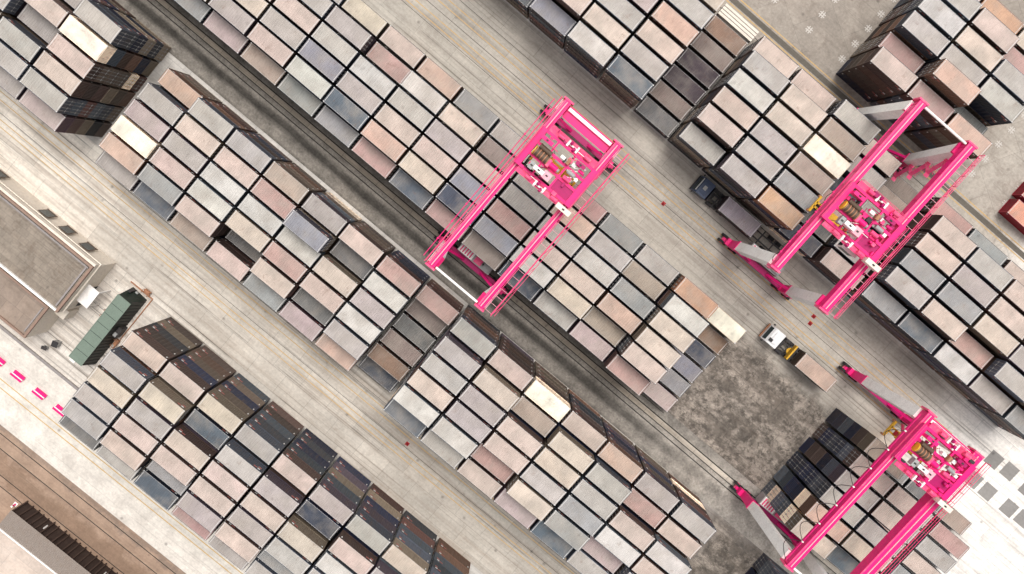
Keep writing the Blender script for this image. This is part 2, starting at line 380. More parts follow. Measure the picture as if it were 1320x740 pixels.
# ------------------------------------------------------------------ ground, lanes and markings
def sheet(name,x0,x1,y0,y1,z,mat,label=None):
    mb=MB(); mb.add([(x0,y0,z),(x1,y0,z),(x1,y1,z),(x0,y1,z)],[(0,1,2,3)]); o=build(mb,name,[mat]); tag(o,label,None,None,'structure'); return o
def concrete(name,c,slab=(4.5,3.0),joint=.55,stain=.5,scol=(.10,.085,.07),streak=.5,scale=.16,blot=0,rot=0):
    t=NT(name,.85); p=t.pos()
    a=t.noise(p,scale,6,.62); b=t.noise(p,2.6,4,.65); st=t.noise(t.vscale(p,(.035,.75,1)),1.0,5,.7); tw=t.noise(t.vscale(p,(.9,.9,1)),.5,6,.75,.6)
    k=t.mix(c,t.ramp(a,[(.3,.80),(.7,1.12)]),1,'MULTIPLY')
    k=t.mix(k,t.ramp(b,[(.25,.84),(.75,1.10)]),1,'MULTIPLY')
    k=t.mix(k,scol,t.math('MULTIPLY',t.ramp(st,[(.45,0),(.78,1)]),streak))
    k=t.mix(k,scol,t.math('MULTIPLY',t.ramp(tw,[(.52,0),(.8,1)]),stain))
    if blot:
        bl=t.noise(p,.35,8,.78,1.2); k=t.mix(k,(.42,.40,.37),t.math('MULTIPLY',t.ramp(bl,[(.55,0),(.66,1)]),blot))
    if joint:
        br=t.n.new('ShaderNodeTexBrick'); br.offset=.5; br.inputs['Scale'].default_value=1; br.inputs['Brick Width'].default_value=slab[0]; br.inputs['Row Height'].default_value=slab[1]
        br.inputs['Mortar Size'].default_value=.035; br.inputs['Mortar Smooth'].default_value=.4; br.inputs['Color1'].default_value=(.92,.92,.92,1); br.inputs['Color2'].default_value=(1.05,1.04,1.03,1); br.inputs['Mortar'].default_value=(1-joint,)*3+(1,)
        t.l.new(t.vscale(p,(1,1,1),(0,0,rot)),br.inputs['Vector']); k=t.mix(k,br.outputs['Color'],1,'MULTIPLY')
    # small dark spots of oil and debris
    vo=t.n.new('ShaderNodeTexVoronoi'); vo.inputs['Scale'].default_value=.33; t.l.new(p,vo.inputs['Vector'])
    k=t.mix(k,(.06,.05,.045),t.math('MULTIPLY',t.ramp(vo.outputs['Distance'],[(.03,1),(.11,0)]),.5))
    t.col(k); t.bump(b,.2,.02); return t.mat
G={}
def yard(name,c,layers=(),slab=(6,2.8),joint=.3,stain=.35,scol=(.17,.14,.115),streak=.65,scale=.16,rot=0):
    """weathered concrete whose colour drifts into other surfaces, some painting in light and shade; layers: (x0,x1,y0,y1,soft,colour,mottle)"""
    t=NT(name,.86); p=t.pos()
    sx=t.n.new('ShaderNodeSeparateXYZ'); t.l.new(p,sx.inputs[0])
    wob=t.math('MULTIPLY',t.math('SUBTRACT',t.noise(p,.22,6,.7),.5),9.0); wob2=t.math('MULTIPLY',t.math('SUBTRACT',t.noise(t.vscale(p,(1,1,1),(0,0,1.1)),.3,6,.7),.5),7.0)
    X=t.math('ADD',sx.outputs[0],wob); Y=t.math('ADD',sx.outputs[1],wob2)
    def sm(v,a,b):
        m=t.n.new('ShaderNodeMapRange'); m.interpolation_type='SMOOTHSTEP'; m.inputs['From Min'].default_value=a; m.inputs['From Max'].default_value=b; t.l.new(v,m.inputs['Value']); return m.outputs[0]
    a=t.noise(p,scale,6,.62); b=t.noise(p,2.4,5,.7); c2=t.noise(p,9,3,.6); st=t.noise(t.vscale(p,(.03,.8,1)),1.0,5,.7); tw=t.noise(p,.42,7,.75,.6)
    k=t.mix(c,c,0.0); mot=None
    bl=t.noise(t.vscale(p,(1,1.9,1),(0,0,.2)),.16,14,.80,.2); bl2=t.noise(p,.8,12,.8,.1); vc=t.n.new('ShaderNodeTexVoronoi'); vc.feature='DISTANCE_TO_EDGE'; vc.inputs['Scale'].default_value=.19; t.l.new(t.vscale(p,(1,1,1)),vc.inputs['Vector'])
    for x0,x1,y0,y1,so,cc,mt in layers:
        m=t.math('MULTIPLY',t.math('MULTIPLY',sm(X,x0-so,x0+so),sm(X,x1+so,x1-so)),t.math('MULTIPLY',sm(Y,y0-so,y0+so),sm(Y,y1+so,y1-so)))
        if mt:
            cc2=t.mix(cc,tuple(min(1,x*2.9) for x in cc),t.ramp(bl,[(.46,0),(.60,1)])); cc2=t.mix(cc2,tuple(x*.5 for x in cc),t.ramp(bl2,[(.42,.9),(.52,0)])); cc2=t.mix(cc2,tuple(min(1,x*3.2) for x in cc),t.math('MULTIPLY',t.ramp(vc.outputs['Distance'],[(.015,1),(.06,0)]),t.ramp(bl2,[(.5,0),(.6,.55)]))); k=t.mix(k,cc2,m)
        else: k=t.mix(k,cc,m)
    k=t.mix(k,t.ramp(a,[(.3,.82),(.7,1.12)]),1,'MULTIPLY')
    k=t.mix(k,t.ramp(b,[(.25,.80),(.75,1.13)]),1,'MULTIPLY'); k=t.mix(k,t.ramp(c2,[(.3,.93),(.7,1.05)]),1,'MULTIPLY')
    k=t.mix(k,scol,t.math('MULTIPLY',t.ramp(st,[(.45,0),(.78,1)]),streak))
    k=t.mix(k,scol,t.math('MULTIPLY',t.ramp(tw,[(.50,0),(.78,1)]),stain))
    ty=t.noise(t.vscale(p,(.012,3.2,1),(0,0,.006)),1.0,3,.6); tz=t.noise(p,.09,3,.5)
    k=t.mix(k,(.09,.075,.06),t.math('MULTIPLY',t.math('MULTIPLY',t.ramp(ty,[(.56,0),(.68,1)]),t.ramp(tz,[(.4,0),(.6,1)])),streak))
    gr=t.noise(p,1.3,9,.85,.3); k=t.mix(k,(.13,.11,.09),t.math('MULTIPLY',t.ramp(gr,[(.60,0),(.70,1)]),.45))
    if joint:
        br=t.n.new('ShaderNodeTexBrick'); br.offset=.5; br.inputs['Scale'].default_value=1; br.inputs['Brick Width'].default_value=slab[0]; br.inputs['Row Height'].default_value=slab[1]
        br.inputs['Mortar Size'].default_value=.04; br.inputs['Mortar Smooth'].default_value=.5; br.inputs['Color1'].default_value=(.93,.925,.92,1); br.inputs['Color2'].default_value=(1.06,1.05,1.04,1); br.inputs['Mortar'].default_value=(1-joint,)*3+(1,)
        t.l.new(t.vscale(p,(1,1,1),(0,0,rot)),br.inputs['Vector']); k=t.mix(k,br.outputs['Color'],1,'MULTIPLY')
    vo=t.n.new('ShaderNodeTexVoronoi'); vo.inputs['Scale'].default_value=.33; t.l.new(p,vo.inputs['Vector'])
    k=t.mix(k,(.06,.05,.045),t.math('MULTIPLY',t.ramp(vo.outputs['Distance'],[(.03,1),(.11,0)]),.5))
    t.col(k); t.bump(b,.3,.03); return t.mat
DK=(.165,.143,.122); WH=(.93,.885,.83)  # white ground tone has the glare over the right side painted in
G['base']=yard('yard_concrete',(.60,.57,.53))
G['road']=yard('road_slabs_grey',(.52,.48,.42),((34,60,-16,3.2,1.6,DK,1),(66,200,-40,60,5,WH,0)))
G['light']=yard('pale_road_slabs',(.59,.54,.475),((-200,-46,-70,-30,9,(.80,.74,.66),0),(-50,-28,-70,-49,5,(.80,.74,.67),0),(10,160,-60,-30,12,(.53,.485,.425),0)),(5,3.2),.3,.4,(.25,.19,.145),.8)  # brighter left layers put the yard's light gradient into the slab colour
G['corner']=yard('corner_pavement',(.34,.31,.285),((52,200,-70,-19,3,DK,1),),joint=.15)
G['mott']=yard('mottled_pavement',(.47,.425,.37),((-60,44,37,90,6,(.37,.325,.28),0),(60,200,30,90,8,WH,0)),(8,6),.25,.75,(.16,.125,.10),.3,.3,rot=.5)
t=NT('shaded_lane_asphalt',.9); p=t.pos(); sx=t.n.new('ShaderNodeSeparateXYZ'); t.l.new(p,sx.inputs[0])
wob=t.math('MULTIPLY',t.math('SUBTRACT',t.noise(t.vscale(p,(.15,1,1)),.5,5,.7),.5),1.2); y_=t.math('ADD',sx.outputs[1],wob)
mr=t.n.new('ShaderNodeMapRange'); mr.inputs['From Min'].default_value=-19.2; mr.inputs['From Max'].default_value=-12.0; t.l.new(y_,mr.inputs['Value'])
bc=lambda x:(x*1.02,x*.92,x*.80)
k=t.ramp(mr.outputs[0],[(0,bc(.10)),(.10,bc(.24)),(.24,bc(.20)),(.33,bc(.06)),(.42,bc(.08)),(.50,bc(.26)),(.80,bc(.18)),(.92,bc(.15)),(1,bc(.06))])  # stains plus shade of the stacks painted in, darkest at their feet
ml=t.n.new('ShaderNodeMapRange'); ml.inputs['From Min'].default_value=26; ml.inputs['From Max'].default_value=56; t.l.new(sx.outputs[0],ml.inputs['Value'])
k=t.mix(k,(.46,.42,.37),t.math('MULTIPLY',ml.outputs[0],.72))  # paler beyond the central block, where its painted shade ends
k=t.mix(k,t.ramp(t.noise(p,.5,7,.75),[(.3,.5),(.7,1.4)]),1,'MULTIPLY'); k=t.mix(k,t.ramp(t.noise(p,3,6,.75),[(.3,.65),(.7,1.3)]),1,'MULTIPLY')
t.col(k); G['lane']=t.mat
G['gravelly']=yard('crumbled_concrete',(.74,.68,.61),((-60,20,-74.8,-70,1.2,(.72,.67,.60),0),),joint=0,stain=.45,scol=(.33,.28,.24),streak=.25,scale=.4)
G['dirt']=yard('brown_dirt',(.40,.28,.205),((-60,60,-86,-82.2,.8,(.30,.20,.14),0),(-60,60,-79.6,-78.4,.5,(.30,.22,.17),0)),joint=0,stain=.4,scol=(.16,.10,.07),streak=.5,scale=.4)
G['strip']=yard('runway_beam',(.36,.31,.25),((40,300,-40,40,14,(.62,.56,.48),0),),(3.2,9),.45,.4,(.12,.1,.08),.6)  # paler far end follows the shade painted into the lane
G['drain']=yard('drain_cover',(.14,.125,.105),joint=0)
G['groove']=paint('black_groove',(.03,.026,.024),.9,.2)
G['yel']=paint('worn_yellow_line',(.58,.38,.15),.8,.8,(.48,.42,.34),scale=.8)
G['grn']=concrete('ground_under_stacks',(.22,.20,.18),joint=0)
G['slab']=concrete('grey_pad',(.27,.255,.24),joint=0,stain=.15,streak=.1)
G['cross']=paint('white_cross_paint',(.60,.555,.505),.8,.9,(.45,.42,.4),scale=2)
sheet('ground',-1800,1800,-1800,1800,0,G['base'],'wide concrete container yard ground')
Z=.004
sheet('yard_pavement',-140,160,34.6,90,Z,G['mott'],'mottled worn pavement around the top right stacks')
for nm,y0,y1,m,lb in(('road',-12.2,17.2,'road','concrete road lane between two container blocks, with dark stained asphalt'),('road',-49.0,-36.2,'light','pale concrete road between the left blocks'),('lane',-19.0,-12.2,'lane','dark stained crane lane between the stacks, their shade painted in'),('pavement',-78.6,-66.0,'gravelly','pale crumbling concrete strip beside the road'),('dirt_track',-140,-78.62,'dirt','brown earth strip with rails')):
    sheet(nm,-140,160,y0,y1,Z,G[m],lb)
sheet('pavement',-140,-28.9,-66,-49.02,Z,G['light'],'pale concrete forecourt by the flat roofed building')
sheet('pavement',48,160,-60,-19.02,Z,G['corner'],'stained asphalt in the bottom right corner')
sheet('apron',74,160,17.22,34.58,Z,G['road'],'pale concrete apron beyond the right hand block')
# crane runways
def line(y,x0,x1,w,m,z=3*Z,name='lane_line',label=None):
    return sheet(name,x0,x1,y-w/2,y+w/2,z,G[m],label)
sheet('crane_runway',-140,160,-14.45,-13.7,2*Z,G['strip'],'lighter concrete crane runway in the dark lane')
line(-15.25,-140,160,.15,'groove'); line(-14.5,-140,160,.13,'groove'); line(-13.65,-140,160,.17,'groove'); line(-12.75,-140,36,.08,'groove')
for y in(8.45,9.3,11.35,12.3,-39.1,-40.1,-42.35,-43.2): line(y,-140,70 if y>0 else 160,.12,'yel')
for y in(8.0,10.3,13.3,-38.4,-41.6): line(y,-140,66 if y>0 else 160,.06,'groove')
for y in(-73.0,-74.1): line(y,-140,160,.16,'yel')
for y in(-79.7,-81.6,-84.9,-86.3): line(y,-140,160,.13,'groove')
line(37.9,-140,160,.75,'drain',2*Z,'drain_channel'); line(37.3,-140,160,.14,'yel'); line(38.6,-140,160,.14,'yel')
line(36.0,-140,160,.08,'groove')
def cross(u,v):
    mb=MB()
    for a in(-.17,.17):
        mb.add([(u-.5,v+a-.07,3*Z),(u+.5,v+a-.07,3*Z),(u+.5,v+a+.07,3*Z),(u-.5,v+a+.07,3*Z)],[(0,1,2,3)])
        mb.add([(u+a-.07,v-.5,3*Z+.003),(u+a+.07,v-.5,3*Z+.003),(u+a+.07,v+.5,3*Z+.003),(u+a-.07,v+.5,3*Z+.003)],[(0,1,2,3)])
    return build(mb,'slot_marking',[G['cross']])
for u in(2.3,8.8,15.2,21.4,46.2,52.7,59.2):
    for v in(41.7,44.4,47.1,49.7,52.4,55.1):
        if 20<u<23 and v<48 and False: continue
        tag(cross(u,v),None,None,'painted slot crosses','structure')
for u,v in((77.3,13.4),(80.2,13.6),(77.1,9.3),(79.9,9.3),(84.0,9.5),(86.7,9.7),(84.1,13.4)):
    sheet('ground_pad',u-1.1,u+1.1,v-1.1,v+1.1,3*Z,G['slab'],'grey square pad set in white apron')
# kerb by the forecourt
mb=MB(); mb.box(-60,-29.2,-66.75,-66.35,0,.32); tag(build(mb,'low_wall',[M['frame']],None),'low dark kerb wall between the forecourt and the pale road','wall')

# ------------------------------------------------------------------ cranes
def crane(U,V,label,ty,tz,deep,left=True,gws=(.36,.36),flip=False):
    c=empty('gantry_crane',(U,V,0)); tag(c,label,'crane','pink gantry cranes straddling the stacks')
    S=23.5
    for gx,gw in zip((-3.8,3.8),gws):
        g=MB(); g.box(gx-gw,gx+gw,-.7,S+.7,22.8,24.5,0); g.box(gx-gw-.07,gx+gw+.07,-.75,S+.75,24.5,24.58,0); g.box(gx-.06,gx+.06,-.6,S+.6,24.58,24.72,1)
        for i in range(13):
            y=-.2+i*(S+.4)/12; g.box(gx-gw-.05,gx+gw+.05,y-.04,y+.04,22.85,24.49,0)
        g.box(gx-gw-.04,gx-gw+.14,-.6,S+.6,24.582,24.64,3)
        g.box(gx+.14,gx+.2,-.6,S+.6,24.582,24.60,2)
        o=build(g,'girder',[M['pink'],M['pinkpale'],M['pinkdark'],M['pink2']],c)
        # end plate
        for ya in(-1.0,S+.78): e=MB(); e.box(gx-.7,gx+.7,ya,ya+.22,22.6,24.62,0); build(e,'end_stop',[M['pink2']],o)
    for y in(0,S):
        s=MB(); s.box(-4.2,4.2,y-.42,y+.42,1.35,2.3,0); s.box(-5.9,-4.2,y-.5,y+.5,1.2,2.4,1); s.box(4.2,5.9,y-.5,y+.5,1.2,2.4,1)
        sb=build(s,'sill_beam',[M['pinkdark'],M['pink']],c)
        for sx in(-1,1):
            bo=MB(); bo.beam((sx*5.1-1.15,y,1.0),(sx*5.1+1.15,y,1.0),.5,.45,0); bo.box(sx*5.1-.3,sx*5.1+.3,y-.3,y+.3,.9,1.4,0); b_=build(bo,'bogie',[M['pink']],c)
            for k in(-1,1):
                wv=MB(); x=sx*5.1+k*1.0; wv.cyl((x,y-.62,.72),(x,y-.28,.72),.72,16,0); wv.cyl((x,y+.28,.72),(x,y+.62,.72),.72,16,0); wv.cyl((x,y-.65,.72),(x,y+.65,.72),.3,10,1)
                build(wv,'wheel',[M['rubber'],M['pink2']],b_)
            l=MB(); p0=Vector((sx*4.9,y,2.35)); p1=Vector((sx*3.8,y,22.8)); pm=p0.lerp(p1,.2)
            l.beam(p0,pm,1.0,1.1,0,1.15,1.3,up=(0,1,0)); l.beam(pm,p1,1.15,1.3,1,1.5,1.35,up=(0,1,0)); l.beam(pm-(p1-p0)*.01,pm+(p1-p0)*.012,1.3,1.45,0,up=(0,1,0))
            l.box(p1.x-.75,p1.x+.75,y-.7,y+.7,22.3,22.79,0)
            build(l,'leg',[M['pink'],M['cwhite']],c)
        # knee braces from leg to sill
        for sx in(-1,1): kb=MB(); kb.beam((sx*4.6,y,7.2),(sx*1.6,y,2.3),.35,.35,0); build(kb,'brace',[M['pink']],c)
    # portal ties
    ye=S+.55 if flip else -.55; t=MB(); t.cyl((-3.2,ye,24.2),(3.2,ye,24.2),.15,10,0); build(t,'tie_pipe',[M['cwhite']],c)
    if not flip: t=MB(); t.box(-3.27,3.27,S-.05,S+.6,23.0,23.95,0); t.box(-3.2,3.2,S+.02,S+.42,23.95,24.0,1); t.box(-3.27,3.27,S-1.0,S-.07,23.6,23.7,0); build(t,'tie_beam',[M['pink'],M['cwhite']],c)
    # walkways with railings
    for sx,wd in((1,1.15),(-1,.42))[:2 if left else 1]:
        wk=MB(); x0=sx*4.35; x1=sx*(4.3+wd); a,b_=min(x0,x1),max(x0,x1)
        for i in range(24 if sx>0 else 20):
            y=-.6+i*(S+1.2)/(24 if sx>0 else 20); wk.box(a,b_,y,y+.045,24.0,24.05,1)
        wk.box(a,a+.08,-.7,S+.7,23.9,24.06,0); wk.box(b_-.08,b_,-.7,S+.7,23.9,24.06,0)
        wo=build(wk,'walkway',[M['pink2'],M['pinkpale']],c)
        rl=MB(); n=17
        for i in range(n):
            y=-.7+i*(S+1.4)/(n-1); rl.box(x1-.03,x1+.03,y-.03,y+.03,24.05,25.1,0)
        for z in(24.55,25.1): rl.cyl((x1,-.7,z),(x1,S+.7,z),.035,6,0)
        if sx>0:
            for i in range(0,n-1,2):
                y=-.7+i*(S+1.4)/(n-1); rl.cyl((x1,y,24.06),(x1+.45,y+1.5,23.1),.035,5,0)
            rl.cyl((x1+.45,-.7,23.1),(x1+.45,S+.7,23.1),.035,6,0)
            rl.cyl((x1-1.12,-.7,25.1),(x1-1.12,S*.35,25.1),.03,6,0)
        build(rl,'railing',[M['pink2']],wo)
    # festoon cable in hanging loops
    f=MB(); xo=5.25 if left else 4.6
    f.cyl((-xo,-.4,24.15),(-xo,S,24.15),.05,6,0)
    fn=7; y=ty+3.4
    ys=[-.4+i*(ty+1.0)/fn for i in range(fn+1)]
    for a,b_ in zip(ys,ys[1:]):
        pts=[(-xo-(.9 if deep>1.2 else .05)*math.sin(math.pi*s/8),a+(b_-a)*s/8,24.1-deep*math.sin(math.pi*s/8)) for s in range(9)]
        f.tube(pts,.045,5,1); f.box(-xo-.12,-xo+.1,b_-.08,b_+.08,24.0,24.25,2 if deep>1.2 else 0)
    build(f,'festoon_cable',[M['pink'],M['dark'],M['cwhite']],c)
    # stair tower on one leg
    st=MB()
    for i in range(7):
        z0=2.4+i*2.85; ya,yb=(S-2.6,S-.9) if i%2 else (S-.9,S-2.6)
        st.beam((5.15-i*.15,ya,z0),(5.15-i*.15,yb,z0+2.85),.55,.08,0); st.box(4.85-i*.15,5.45-i*.15,min(ya,yb)-.5 if yb<ya else yb,max(ya,yb)+.5 if yb>ya else yb+.01,z0+2.85,z0+2.9,0)
        st.cyl((5.42-i*.15,ya,z0+1),(5.42-i*.15,yb,z0+3.85),.03,5,0)
    build(st,'stair',[M['pink2']],c)
    # power house on the near sill
    ph=MB(); ph.box(-3.1,2.6,.55,2.1,1.5,3.6,0); ph.box(-3.0,-.6,.65,2.0,3.6,3.72,1); ph.box(-.3,.9,.75,1.9,3.6,3.9,2); ph.box(1.2,2.4,.8,1.8,3.6,4.0,0); ph.cyl((1.1,1.3,3.6),(1.1,1.3,4.6),.12,8,3)
    for i in range(5): ph.box(-2.8+i*.42,-2.6+i*.42,.75,1.9,3.72,3.78,2)
    build(ph,'power_house',[M['grey'],M['cwhite'],M['pink2'],M['dark']],c)
    # trolley
    tr=empty('trolley',(0,ty,24.75)); tr.parent=c; tr.scale=(1,.80,1)
    fr=MB()
    for x in(-3.8,3.8): fr.box(x-.38,x+.38,-3.3,3.3,.12,.75,0)
    for y in(-3.1,-.9,1.0,3.1): fr.box(-3.4,3.4,y-.22,y+.22,.2,.72,0)
    for x in(-1.6,.9): fr.box(x-.12,x+.12,-2.9,2.9,.25,.70,0)
    fr.box(-3.4,3.4,-4.15,-3.35,.42,.48,1); fr.box(-3.4,3.4,3.35,4.3,.42,.48,1); fr.box(.95,3.4,-2.9,-.95,.5,.56,2)
    build(fr,'frame',[M['pink'],M['pink2'],M['pinkdark']],tr)
    rc=random.Random(int(U)+5); cl=MB()
    for i in range(26):
        x=rc.uniform(-3.2,3.2); y=rc.uniform(-4.0,4.1); a=rc.uniform(.08,.35); b_=rc.uniform(.08,.35); h=rc.uniform(.1,.5); cl.box(x-a,x+a,y-b_,y+b_,.49,.74+h,rc.choice((0,1,1,2,2,2,4,3 if i%3==0 else 1)))
    for i in range(14):
        x=rc.uniform(-3.2,2.4); y=rc.uniform(-4,4); cl.cyl((x,y,.95),(x+rc.choice((0,1.2)),y+rc.choice((.01,.9)),.95),.06,6,rc.choice((0,1,3)))
    tag(build(cl,'fitting',[M['pink2'],M['pinkdark'],M['pink'],M['cwhite'],M['dark']],tr),None,None,None,'stuff')
    wl=MB()
    for x in(-3.8,3.8):
        for y in(-2.8,2.8): wl.cyl((x-.16,y,.1),(x+.16,y,.1),.28,12,0)
    build(wl,'wheel',[M['dark']],tr)
    dm=MB(); dm.cyl((-3.1,-.15,1.05),(-1.2,-.15,1.05),.62,18,0)
    for i in range(5): x=-3.05+i*.45; dm.cyl((x,-.15,1.05),(x+.12,-.15,1.05),.68,18,1)
    dm.cyl((-3.0,.85,.98),(-1.3,.85,.98),.4,16,0); dm.cyl((-3.25,-.15,1.05),(-3.12,-.15,1.05),.75,16,2)
    build(dm,'hoist_drum',[M['brown'],M['rust'],M['yellow']],tr)
    for nm,mm,q in(('hoist_motor','pink',('c',-.9,.3,-.3,1.05,.42)),('motor_shaft','grey',('c',.3,.55,-.3,1.05,.3)),('gearbox','pink2',('b',-1.15,-.75,-.9,.3,1.5)),('gantry_motor','grey',('c',1.3,2.3,.6,.98,.34)),('gantry_motor','pink2',('c',1.3,2.3,-.4,.95,.34)),('fan_housing','rust',('b',.5,.9,1.2,2.1,1.4)),('junction_box','cwhite',('b',2.5,2.9,.1,.6,1.3)),('junction_box','cwhite',('b',1.2,1.7,1.5,2.1,1.1)),('junction_box','cwhite',('b',-.4,.2,1.4,1.9,1.25)),('brake','pink',('c',2.2,2.9,1.7,.9,.26))):
        mo=MB()
        if q[0]=='c': mo.cyl((q[1],q[3],q[4]),(q[2],q[3],q[4]),q[5],14,0); mo.box(q[1]+.1,q[2]-.1,q[3]-.2,q[3]+.2,.5,q[4],0)
        else: mo.box(q[1],q[2],q[3],q[4],.5,q[5],0); mo.box(q[1]+.05,q[2]-.05,q[3]+.05,q[4]-.05,q[5],q[5]+.06,0)
        build(mo,nm,[M[mm]],tr)
    for x,y,a,b_,h,mm in((-1.3,-2.0,1.3,.55,1.5,'cwhite'),(-2.7,2.0,1.5,.5,1.4,'pink'),(-.2,-1.9,1.0,1.1,1.3,'pinkpale'),(-2.3,-2.1,.5,1.1,1.1,'grey'),(2.0,2.4,1.2,.5,.9,'pinkdark'),(3.75,-4.0,1.9,.7,1.4,'cream')):
        eb=MB(); eb.box(x-a/2,x+a/2,y-b_/2,y+b_/2,.72,.72+h,0); eb.box(x-a/2-.04,x+a/2+.04,y-b_/2-.04,y+b_/2+.04,.72+h,.76+h,0); eb.box(x-.15,x+.15,y-.1,y+.1,.76+h,.86+h,1)
        build(eb,'electric_cabinet',[M[mm],M['dark']],tr)
    for sy in(-1,1):   # white sheave blocks with cables
        sh=MB(); y=sy*3.75; x=.1
        sh.box(x-.9,x-.65,y-.5,y+.5,.5,1.0,0); sh.box(x+.4,x+.65,y-.5,y+.5,.5,1.0,0); sh.box(x-.65,x+.4,y-.12,y+.12,.6,.95,0)
        so_=build(sh,'sheave_block',[M['cwhite']],tr)
        for a,b_,yy,r_,mm in((-.6,-.3,.3,.35,'pinkdark'),(0,.3,-.3,.35,'pinkdark'),(-2.2,-1.4,0,.3,'pink2'),(1.6,2.5,0,.34,'pink2')):
            pu=MB(); pu.cyl((x+a,y+yy,.95),(x+b_,y+yy,.95),r_,12,0); build(pu,'pulley',[M[mm]],so_)
    rl=MB()
    for (xa,ya),(xb,yb) in(((-3.4,-4.15),(3.4,-4.15)),((-3.4,4.3),(3.4,4.3)),((-4.2,-3.3),(-4.2,3.3)),((4.2,-3.3),(4.2,3.3))):
        for z in(.95,1.5): rl.cyl((xa,ya,z),(xb,yb,z),.035,5,0)
        for i in range(6): s=i/5; x=xa+(xb-xa)*s; y=ya+(yb-ya)*s; rl.cyl((x,y,.45),(x,y,1.5),.03,5,0)
    build(rl,'railing',[M['pink2']],tr)
    # cab under the trolley
    cb=MB(); cb.box(1.0,2.9,-3.2,-1.2,-4.6,-2.3,0); cb.box(.9,3.0,-3.3,-1.1,-2.3,-2.18,0); cb.beam((1.3,-2.2,-2.2),(1.3,-2.2,.2),.2,.2,1); cb.beam((2.6,-2.2,-2.2),(2.6,-2.2,.2),.2,.2,1)
    cabo=build(cb,'operator_cab',[M['cwhite'],M['pink']],c,(0,ty,24.75))
    gl=MB(); gl.box(1.15,2.75,-3.23,-3.202,-4.3,-2.8,0); gl.box(.972,.998,-3.0,-1.5,-4.3,-2.9,0); build(gl,'window',[M['glass']],cabo)
    # spreader on ropes
    sp=MB(); z=tz
    sp.box(-1.6,1.6,ty-.55,ty+.55,z,z+.55,0)
    for y in(-.32,.32): sp.box(-2.95,2.95,ty+y-.12,ty+y+.12,z+.08,z+.4,0)
    for x in(-1,1):
        sp.box(x*2.95-.14,x*2.95+.14,ty-1.18,ty+1.18,z,z+.4,0)
        for y in(-1,1): sp.box(x*3.05-.16,x*3.05+.16,ty+y*1.12-.14,ty+y*1.12+.14,z-.35,z+.3,1)
        sp.box(x*.9-.25,x*.9+.25,ty-.9,ty+.9,z+.55,z+.95,0); sp.box(x*2.1-.2,x*2.1+.2,ty-.3,ty+.3,z+.4,z+.75,2)
    so=build(sp,'spreader',[M['yellow'],M['rust'],M['red']],c)
    rp=MB()
    for x in(-.9,.9):
        for y in(-.8,.8): rp.cyl((x,ty+y,z+.95),(x*1.5,ty+y*1.6,24.9),.035,5,0)
    build(rp,'rope',[M['dark']],c)
    return c
crane(.45,-14.1,'pink gantry crane over the middle of the long central block, trolley near upper end',17.6,20.3,.9)
crane(31.6,12.0,'pink gantry crane straddling the right hand block beside the blue truck',9.6,14.2,.9,False,(.40,.44),True)
crane(57.3,-14.1,'pink gantry crane at bottom right with looped cables along its left girder',20.2,17.0,1.6,False,(.40,.62))

